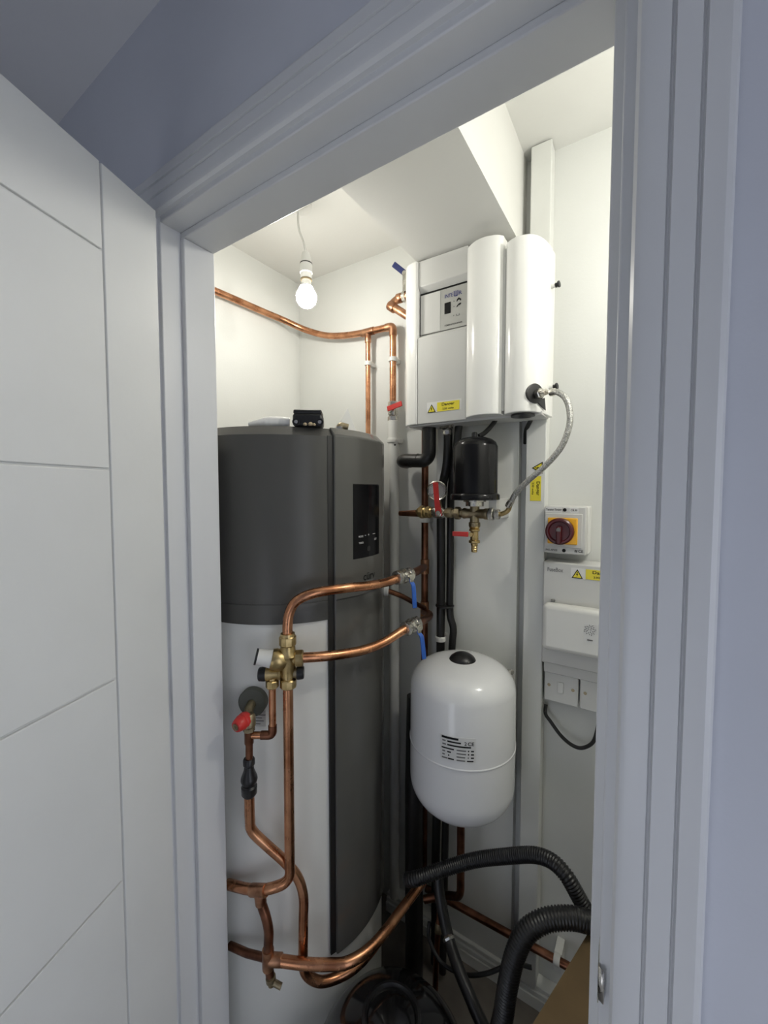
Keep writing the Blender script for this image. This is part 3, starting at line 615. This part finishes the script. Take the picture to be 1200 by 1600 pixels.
st2 = obj('cover_sticker', quad((.672,.640,1.100), px, py, .050, .048, 0, .0004), PAPER, t, smooth=False, bevel=0)
sq = MB()
for k in range(26):
    a = k*2.4; r_ = .0022*math.sqrt(k); sq.add(flatpoly([(0,0),(.0035,0),(.0035,.0014),(0,.0014)], (.6845+r_*math.cos(a),.640,1.132+r_*math.sin(a)), (math.cos(a),0,math.sin(a)), (-math.sin(a),0,math.cos(a)), .0006).v, [(0,1,2,3),(4,5,6,7)])
obj('sticker_print', sq, INKG, st2, smooth=False)
obj('sticker_print', quad((.679,.640,1.106), px, py, .012, .003, .0006, .0003), INKG, st2, smooth=False)

def switch_plate(x, words, label, rocker):
    t = thing('fused_switch', label, 'switch', (x+.043, YB, .896))
    obj('pattress', MB().box(x+.001, x+.085, .728, YB, .896, .982), WPLAST, t, bevel=.002)
    p = obj('faceplate', MB().box(x, x+.086, .721, .729, .893, .983), WPLAST, t, bevel=.003)
    for sx in (.013, .073):
        obj('screw', MB().lathe((x+sx,.7208,.938), (0,-1,0), [(0,.0042),(.001,.0042)], 14), BRASSD, p)
    if rocker: obj('rocker', MB().add([(x+.036,.721,.924),(x+.050,.721,.924),(x+.050,.721,.952),(x+.036,.721,.952),(x+.036,.714,.924),(x+.050,.714,.924),(x+.050,.718,.952),(x+.036,.718,.952)],
        [(0,1,2,3),(4,7,6,5),(0,4,5,1),(1,5,6,2),(2,6,7,3),(3,7,4,0)]), WPLAST, t, bevel=.001)
    s = obj('label_strip', quad((x+.012,.721,.969), px, py, .046, .010, 0, .0004), PAPER, t, smooth=False)
    text('label_lettering', words, .036, .0055, INK, s, (x+.014,.7206,.9715), px, py)
switch_plate(.566, 'HOT WATER', 'white switch plate with rocker under the left end of the fuse box', True)
switch_plate(.6555, 'IMMERSION', 'white switch plate half hidden by the right door jamb', False)
t = thing('flex_cable', 'black flex drooping in a loop below the white switch plates', 'cable', (.62, .735, .80))
obj('cable', MB().tube(spline([(.569,.738,.872),(.570,.728,.850),(.585,.722,.835),(.612,.720,.806),(.640,.720,.789),(.665,.720,.790),(.690,.720,.815),(.700,.722,.86),(.702,.735,.893)], 8), .0048, 10), BLACKR, t)
obj('cable_gland', MB().lathe((.702,.736,.896), (0,0,-1), [(0,.008),(.016,.008)], 14), WPLAST, t)

# ================================================================== FILLING LOOP, BLACK VESSEL, GAUGE
VC = V((.405, .605, 0))
t = thing('small_expansion_vessel', 'glossy black small expansion vessel standing on plated fittings below the boiler', 'expansion vessel', (.405,.605,1.43))
obj('body', MB().lathe((.405,.605,0), (0,0,1), [(1.448,.052),(1.450,.0585),(1.582,.0580),(1.594,.053),(1.602,.043),(1.607,.028),(1.608,.0)], 48, cap=False), BLACKG, t, sharp=40)
obj('rim', MB().lathe((.405,.605,0), (0,0,1), [(1.442,.058),(1.444,.0645),(1.456,.0645),(1.460,.0600)], 48), BLACKG, t, sharp=50)
obj('air_valve_cap', MB().lathe((.402,.605,1.606), (0,0,1), [(0,.0075),(.014,.0075),(.016,.006)], 16), BLACKP, t)
mb = MB(); mb.lathe((.405,.605,1.444), (0,0,-1), [(0,.030),(.006,.030),(.007,.024),(.018,.024),(.019,.014)], 12); obj('clamp_collar', mb, STEEL, t)
tag(obj('black_flex_tail', MB().tube(spline([(.447,.648,1.662),(.440,.64,1.645),(.424,.625,1.622),(.412,.612,1.612)], 5), .0062, 10), BLACKR), 'short black flex from the boiler underside to the black vessel', 'cable')
t = thing('filling_manifold', 'row of brass and plated fittings with red lever under the black vessel', 'pipe fittings', (.32, .605, 1.40))
zc = 1.406
obj('stub_pipe', MB().tube([(.172,.605,1.400),(.238,.605,1.402)], [.0078, .0105], 14), COPPERD, t)
mb = MB(); mb.lathe((.230,.605,zc), (1,0,0), [(0,.009),(.004,.012),(.012,.016),(.030,.016),(.034,.012),(.040,.0145),(.050,.0145)], 18); nut(mb, (.247,.605,zc), (1,0,0), .0185, .014, 8); nut(mb, (.268,.605,zc), (1,0,0), .0170, .012, 8); obj('brass_coupling', mb, BRASS, t)
mb = MB(); mb.lathe((.280,.605,zc), (1,0,0), [(0,.012),(.010,.0165),(.030,.0165),(.040,.012)], 20); obj('ball_valve_body', mb, STEEL, t)
mb = MB(); nut(mb, (.332,.605,zc), (1,0,0), .014, .020, 8); nut(mb, (.357,.605,zc), (1,0,0), .0175, .016, 8); mb.lathe((.318,.605,zc), (1,0,0), [(0,.011),(.08,.011)], 16); obj('union', mb, BRASSD, t)
mb = MB(); mb.lathe((.372,.605,zc), (1,0,0), [(0,.0135),(.004,.0150),(.012,.0130),(.058,.0130),(.062,.0150),(.070,.0150)], 18); mb.lathe((.405,.605,1.434), (0,0,-1), [(0,.0125),(.05,.0125),(.052,.0155),(.062,.0155)], 18); obj('cross_tee', mb, BRASSD, t)
mb = MB(); nut(mb, (.450,.605,zc), (1,0,0), .0165, .014, 8); nut(mb, (.466,.605,zc), (1,0,0), .013, .014, 8); obj('hose_nut', mb, STEEL, t)
obj('bracket', MB().box(.440, .462, .612, .7225, 1.392, 1.446), GPLAST, t, bevel=.002)
lv = obj('lever', MB().add([(x+dx, y, z) for (z, w_, x, y) in ((1.398,.010,.3115,.580),(1.412,.0095,.3105,.578),(1.440,.0075,.3075,.574),(1.490,.0080,.3030,.574)) for (dx, y) in ((-w_,y),(w_,y),(w_,y+.004),(-w_,y+.004))],
    [(0,1,2,3)]+[(i*4+k, i*4+4+k, i*4+4+(k+1) % 4, i*4+(k+1) % 4) for i in range(3) for k in range(4)]+[(15,14,13,12)]), REDP, t, bevel=.0012)
obj('lever_screw', MB().lathe((.3115,.590,zc), (0,-1,0), [(0,.010),(.010,.010),(.011,.0065),(.016,.0065)], 14), STEEL, t)
# drain cock under the tee
t = thing('drain_valve', 'small yellow brass drain valve with red lever under the black vessel', 'valve', (.405,.605,1.31))
mb = MB(); mb.lathe((.405,.605,1.374), (0,0,-1), [(0,.0130),(.004,.0145),(.008,.0115),(.010,.0145),(.014,.0145),(.016,.0105),(.038,.0110),(.040,.0150),(.046,.0150),(.048,.0095),(.054,.0090),(.055,.0075),(.058,.0090),(.061,.0075),(.064,.0090),(.067,.0075),(.070,.0085),(.072,.006)], 18); obj('body', mb, BRASS, t, sharp=50)
obj('lever', MB().obox((.372,.588,1.351), (1,.05,0), (0,1,0), (0,0,1), .022, .002, .0065), REDP, t, bevel=.0012)
obj('stem', MB().lathe((.401,.600,1.351), (0,-1,0), [(0,.006),(.012,.006)], 12), BRASS, t)
# pressure gauge
t = thing('pressure_gauge', 'round pressure gauge with chrome rim behind the red lever', 'gauge', (.305, .625, 1.43))
gc = V((.291,.612,1.467)); gd = V((.25,-1,0)).normalized()
obj('case', MB().lathe(gc+gd*-.022, gd, [(0,.024),(.020,.0265),(.0215,.0265)], 32), BLACKP, t)
obj('bezel', MB().lathe(gc, gd, [(0,.0285),(.006,.0285),(.0075,.026),(.0060,.0242),(.003,.0240)], 36, cap=False), STEEL, t)
dl = obj('dial', MB().lathe(gc+gd*.001, gd, [(0,.0246),(.002,.0246)], 32), DIAL, t)
gx = V((1,.25,0)).normalized()
tk_ = MB()
for k in range(21):
    a = R(225-k*13.5); c, s_ = math.cos(a), math.sin(a)
    tk_.obox(gc+gd*.0034+gx*c*.0205+V((0,0,s_*.0205)), gx*c+V((0,0,s_)), gx*-s_+V((0,0,c)), gd, .0018, .0004, .0002)
obj('scale_marks', tk_, INK, dl)
obj('needle', MB().obox(gc+gd*.0038-gx*.006+V((0,0,-.005)), V((.7,.17,.6)), V((-.6,-.15,.7)), gd, .011, .0006, .0003), INK, dl)
obj('stem', MB().lathe(gc+gd*-.014+V((0,0,-.022)), (.2,0,-1), [(0,.007),(.030,.007)], 12), BRASSD, t)

# braided hose from boiler port to the manifold
t = thing('braided_hose', 'braided steel hose looping from the boiler port to the fittings', 'hose', (.58, .58, 1.42))
obj('hose', MB().tube(spline([(.600,.575,1.694),(.614,.565,1.691),(.632,.557,1.674),(.642,.553,1.645),(.642,.552,1.610),(.626,.554,1.565),(.592,.560,1.525),(.550,.571,1.490),(.520,.582,1.462),(.503,.592,1.436)], 8), .0068, 14), BRAID, t)
mb = MB(); nut(mb, (.570,.586,1.698), hn, .0125, .014, 6); mb.lathe((.576,.581,1.697), hn, [(0,.0075),(.014,.0075)], 14); collar(mb, (.602,.573,1.694), (.9,-.4,0), .0085, .012); obj('hose_nut', mb, STEEL, t)
obj('ferrule', MB().lathe((.506,.590,1.442), (-.20,.12,-.30), [(0,.0085),(.018,.0085)], 16), STEEL, t)
obj('bent_tail', MB().tube(spline([(.502,.594,1.432),(.495,.599,1.417),(.480,.603,1.408),(.464,.605,1.406)], 6), .0062, 14), BRASS, t)

# ================================================================== BLACK LAGGED PIPES UNDER THE BOILER
t = thing('lagged_elbow', 'black lagged pipe dropping from the boiler and turning left in an elbow', 'pipe', (.24, .655, 1.54))
obj('lagging', MB().tube(fillet([(.243,.655,1.668),(.243,.655,1.556),(.158,.655,1.560),(.140,.675,1.560),(.132,.715,1.560)], .030, 8), .0205, 18), LAG, t)
mb = MB()
for x in (.180, .207): collar(mb, (x,.655,1.5585), (1,0,0), .0212, .0016)
obj('tape_seams', mb, BLACKR, t)
tag(obj('lagged_pipe', MB().tube(spline([(.297,.668,1.660),(.296,.672,1.60),(.290,.676,1.54),(.276,.680,1.48),(.270,.682,1.40),(.2705,.685,1.25),(.2705,.685,1.05),(.269,.685,.70),(.272,.66,.40),(.285,.63,.03)], 8), .0130, 14), LAG), 'black lagged pipe dropping straight from the chrome boiler union behind the gauge', 'pipe', 'black lagged pipes')
tag(obj('lagged_pipe', MB().tube(spline([(.330,.672,1.660),(.322,.675,1.60),(.312,.680,1.54),(.300,.690,1.48),(.2955,.696,1.40),(.2955,.696,1.25),(.296,.696,1.10),(.308,.694,1.05),(.304,.694,.98),(.296,.690,.70),(.302,.66,.40),(.315,.62,.03)], 8), .0110, 14), LAG), 'thinner black lagged pipe beside the straight one, bulging below its cable tie', 'pipe', 'black lagged pipes')
tag(obj('lagged_pipe', MB().tube([(.226,.60,.86),(.232,.59,.60),(.240,.58,.0)], [.022,.027,.027], 14), LAG), 'thick black lagged pipe standing between tank and white vessel', 'pipe', 'black lagged pipes')
mb = MB(); nut(mb, (.298,.662,1.652), (0,0,1), .0175, .014, 8); nut(mb, (.298,.660,1.636), (0,0,1), .013, .016, 8); mb.lathe((.282,.650,1.650), (1,-.4,0), [(0,.004),(.05,.004)], 10)
tag(obj('boiler_union', mb, STEEL), 'shiny chrome union nut under the boiler above the black pipes', 'pipe fitting')
c = MB(); collar(c, (.2815,.690,1.118), (0,0,1), .0285, .005)
tag(obj('cable_tie', c, BLACKP), 'black cable tie round the pair of black lagged pipes', 'cable tie')
c = MB(); collar(c, (.270,.6855,1.016), (0,0,1), .0175, .015); c.box(.262,.278,.690,BF,1.009,1.023)
tag(obj('pipe_clip', c, WPLAST, bevel=.001), 'white clip round the lagged pipe just above the white vessel', 'pipe clip')

# ================================================================== WHITE EXPANSION VESSEL
EX, EY, ER = .392, .562, .137
t = thing('expansion_vessel', 'white expansion vessel with black domed cap and printed rating label', 'expansion vessel', (EX, EY, .585))
pf = []
for k in range(0, 13):
    a = math.pi/2*k/12; pf.append((.712-.088*math.cos(a)*1.0, .018+(ER-.018)*math.sin(a)**.75 if k else .018))
pf += [(.815,ER)]
for k in range(1, 13):
    a = math.pi/2*k/12; pf.append((.950+.072*math.sin(a), ER*math.cos(a)**.62 if k < 12 else .012))
obj('body', MB().lathe((EX,EY,0), (0,0,1), pf, 72), VESSEL, t, sharp=60)
obj('seam_bead', MB().lathe((EX,EY,0), (0,0,1), [(.808,ER-.001),(.8095,ER+.0018),(.8125,ER+.0018),(.814,ER-.001)], 72, cap=False), VESSEL, t, sharp=80)
obj('cap', MB().lathe((EX,EY,1.016), (0,0,1), [(0,.036),(.005,.035),(.012,.031),(.020,.020),(.024,.008),(.0245,.0)], 28, cap=False), BLACKP, t)
def evb(amid, z0, width, r):
    return lambda a, b: (EX+r*math.cos(R(amid)+(a-width/2)/r), EY+r*math.sin(R(amid)+(a-width/2)/r), z0+b)
def evs(a0, w_, z0_, z1_, r1): return MB().sector(EX, EY, ER-.006, r1, a0, a0+math.degrees(w_/ER), z0_, z1_, 8)
LA = -89.5                                   # left end of the label
lb = obj('rating_label', evs(LA, .084, .832, .890, ER+.0006), PAPER, t)
rows = [(.004,.040,.885,.0050,INK),(.006,.008,.8765,.003,INKG),(.018,.032,.8765,.0035,INK),(.006,.009,.868,.003,INKG),(.018,.055,.868,.0035,INK),
        (.004,.030,.859,.003,INK),(.040,.022,.859,.0028,INKG),(.066,.003,.859,.003,INK),(.073,.007,.859,.003,INK),
        (.006,.007,.851,.003,INKG),(.018,.009,.851,.003,INK),(.040,.022,.851,.0028,INKG),(.066,.003,.851,.003,INK),(.073,.007,.851,.003,INK),
        (.006,.006,.843,.003,INKG),(.020,.003,.843,.003,INK),(.040,.020,.843,.003,INKG),(.066,.002,.843,.003,INK),(.073,.007,.843,.003,INK),
        (.005,.014,.835,.003,INKG),(.020,.014,.835,.003,INK),(.040,.020,.835,.0028,INKG),(.064,.015,.835,.003,INK)]
for (a, w_, z, h_, m_) in rows:
    obj('label_print', evs(LA+math.degrees(a/ER), w_, z-h_*.5, z+h_*.5, ER+.0010), m_, lb, smooth=False)
text('label_lettering', '2', .005, .0085, INK, lb, (0,0,0), (1,0,0), (0,0,1), evb(LA+math.degrees(.0605/ER), .8725, .005, ER+.0011))
text('label_lettering', 'CE', .015, .0085, INK, lb, (0,0,0), (1,0,0), (0,0,1), evb(LA+math.degrees(.0730/ER), .8725, .015, ER+.0011))
mb = MB(); mb.box(EX-.02, EX+.03, EY+ER-.012, BF, .90, .96); obj('wall_bracket', mb, STEEL, t, bevel=.001)
obj('bracket_bolt', MB().lathe((.484,.640,.985), (.9,-.4,.1), [(0,.004),(.016,.004),(.016,.007),(.022,.007)], 8), STEEL, t)
obj('inlet', MB().lathe((EX,EY,.628), (0,0,-1), [(0,.016),(.028,.016),(.030,.013),(.040,.013)], 18), STEEL, t)
t = thing('vessel_pipe', 'copper pipe hanging from the base of the white vessel and bending left', 'pipe', (.392, .575, .28))
obj('pipe', MB().tube(fillet([(.392,.562,.592),(.388,.575,.345),(.345,.600,.305),(.305,.588,.287),(.276,.574,.276)], .05, 10), .0105, 16), COPPERD, t)
t = thing('skirting_pipe', 'copper pipe running along the wall just above the skirting board', 'pipe', (.25, .69, .18))
obj('pipe', MB().tube([(.225,.687,.186),(.50,.687,.196),(.95,.687,.214)], .0105, 16), COPPERD, t)
for x in (.62,):
    c = MB(); collar(c, (x,.687,.202), (1,0,0), .0145, .016); c.box(x-.010,x+.010,.702,YB,.150,.205); obj('pipe_clip', c, WPLAST, t, bevel=.001)
t = thing('thin_copper_drop', 'thin copper pipe leaning down to the floor beside the black vacuum cleaner', 'pipe', (.39, .47, .2))
obj('pipe', MB().tube([(.352,.520,.36),(.362,.478,.26),(.372,.446,.08),(.373,.444,.0)], .0075, 12), COPPERD, t)
mb = MB(); collar(mb, (.3575,.499,.308), (.1,-.42,-1), .0095, .02); obj('coupling', mb, BRASSD, t)

# ================================================================== FLOOR ITEMS
VX, VY = .372, .24
t = thing('vacuum_cleaner', 'glossy black round vacuum cleaner on the floor in front of the pipes', 'vacuum cleaner', (VX, VY, 0))
obj('drum', MB().lathe((VX,VY,0), (0,0,1), [(.02,.145),(.03,.165),(.20,.172),(.215,.174)], 56), BLACKP, t)
obj('base_ring', MB().lathe((VX,VY,0), (0,0,1), [(.0,.15),(.012,.176),(.034,.176),(.04,.168)], 56), BLACKP, t)
obj('head', MB().lathe((VX,VY,0), (0,0,1), [(.214,.174),(.225,.176),(.240,.172),(.280,.156),(.318,.130),(.348,.096),(.364,.066),(.368,.058),(.364,.052),(.368,.046),(.374,.030),(.376,.012),(.376,0)], 56, cap=False), BLACKV, t, sharp=50)
obj('cap_ring', MB().lathe((VX,VY,.358), (0,0,1), [(0,.064),(.010,.062),(.012,.056),(.006,.052)], 40, cap=False), BLACKP, t)
obj('switch', MB().obox((VX+.02,VY-.085,.352), (1,0,0), (0,.9,.4), (0,-.4,.9), .016, .009, .005), BLACKP, t, bevel=.002)
obj('hose_socket', MB().lathe((VX+.130,VY+.02,.24), (1,.15,.35), [(0,.030),(.045,.030),(.047,.025)], 20), BLACKP, t)
def corrugated(pts, r, amp, pitch, label, name='vacuum_hose'):
    P = spline(pts, 40); ds = [0]
    for i in range(1, len(P)): ds.append(ds[-1]+(P[i]-P[i-1]).length)
    L = ds[-1]; n = int(L/pitch*4); Q = []; j = 0
    for k in range(n+1):
        s_ = L*k/n
        while j < len(P)-2 and ds[j+1] < s_: j += 1
        f_ = (s_-ds[j])/max(1e-9, ds[j+1]-ds[j]); Q.append(P[j].lerp(P[j+1], min(1, f_)))
    rs = [r+amp*(1 if k % 4 in (1, 2) else 0) for k in range(n+1)]
    return tag(obj(name, MB().tube(Q, rs, 16), BLACKP, sharp=70), label, 'hose')
corrugated([(.318,.405,.500),(.345,.400,.522),(.408,.443,.548),(.470,.468,.580),(.539,.478,.616),(.600,.478,.650),(.640,.470,.662),(.671,.458,.655),(.698,.456,.620),(.718,.456,.590),(.735,.462,.55)], .0145, .0018, .0055, 'black ribbed hose arching from the tank foot over to the jamb')
corrugated([(.545,.270,.285),(.570,.300,.370),(.582,.318,.430),(.588,.326,.490),(.598,.336,.550),(.616,.350,.598),(.648,.370,.624),(.690,.394,.632),(.722,.412,.626),(.75,.43,.625)], .0175, .0022, .0060, 'black ribbed hose rising from the vacuum cleaner over the cardboard box')
t = thing('insulated_floor_pipe', 'black lagged pipe slanting to the floor with torn silver tape', 'pipe', (.45, .43, .25))
lagp = spline([(.345,.520,.450),(.360,.500,.400),(.399,.468,.340),(.445,.432,.315),(.492,.405,.290),(.540,.390,.230),(.575,.385,.02)], 8)
obj('lagging', MB().tube(lagp, .0145, 14), LAG, t)
obj('torn_tape', MB().tube([(.399,.466,.341),(.402,.4635,.3395),(.404,.462,.338)], [.0140,.0160,.0146], 9), FOIL, t)
tag(obj('floor_cable', MB().tube(spline([(.345,.47,.345),(.352,.455,.318),(.393,.442,.293),(.448,.453,.288),(.500,.460,.318),(.560,.470,.372),(.60,.48,.38)], 8), .0048, 10), BLACKR), 'thin black cable looping across in front of the skirting board', 'cable')

# cardboard box: closed top, torn back edge
t = thing('cardboard_box', 'brown cardboard box with a torn edge standing behind the right jamb', 'box', (.80, .33, 0))
e0 = V((.655,.195,0)); ed = V((.276,.961,0)).normalized(); er = V((.961,-.276,0)).normalized()
BL, BW_, BH = .252, .30, .598
cc_ = e0+ed*BL/2+er*BW_/2
obj('carton', MB().obox(cc_+V((0,0,BH/2)), er, ed, (0,0,1), BW_/2, BL/2, BH/2-.001), CARD, t, bevel=.002)
obj('flap', MB().obox(e0+er*BW_*.25+ed*BL/2+V((0,0,BH+.0005)), er, ed, (0,0,1), BW_*.25-.001, BL/2-.002, .0018), CARD, t)
obj('flap', MB().obox(e0+er*BW_*.75+ed*BL/2+V((0,0,BH+.0005)), er, ed, (0,0,1), BW_*.25-.001, BL/2-.002, .0018), CARD, t)
te = MB()
for k in range(7):
    te.obox(e0+ed*(BL-.004)+er*(.004+k*.007)+V((0,0,BH+.004)), er, ed, (0,0,1), .0036, .003+.001*(k % 3), .0035+.0012*((k*5) % 3))
obj('torn_edge', te, CARDL, t)
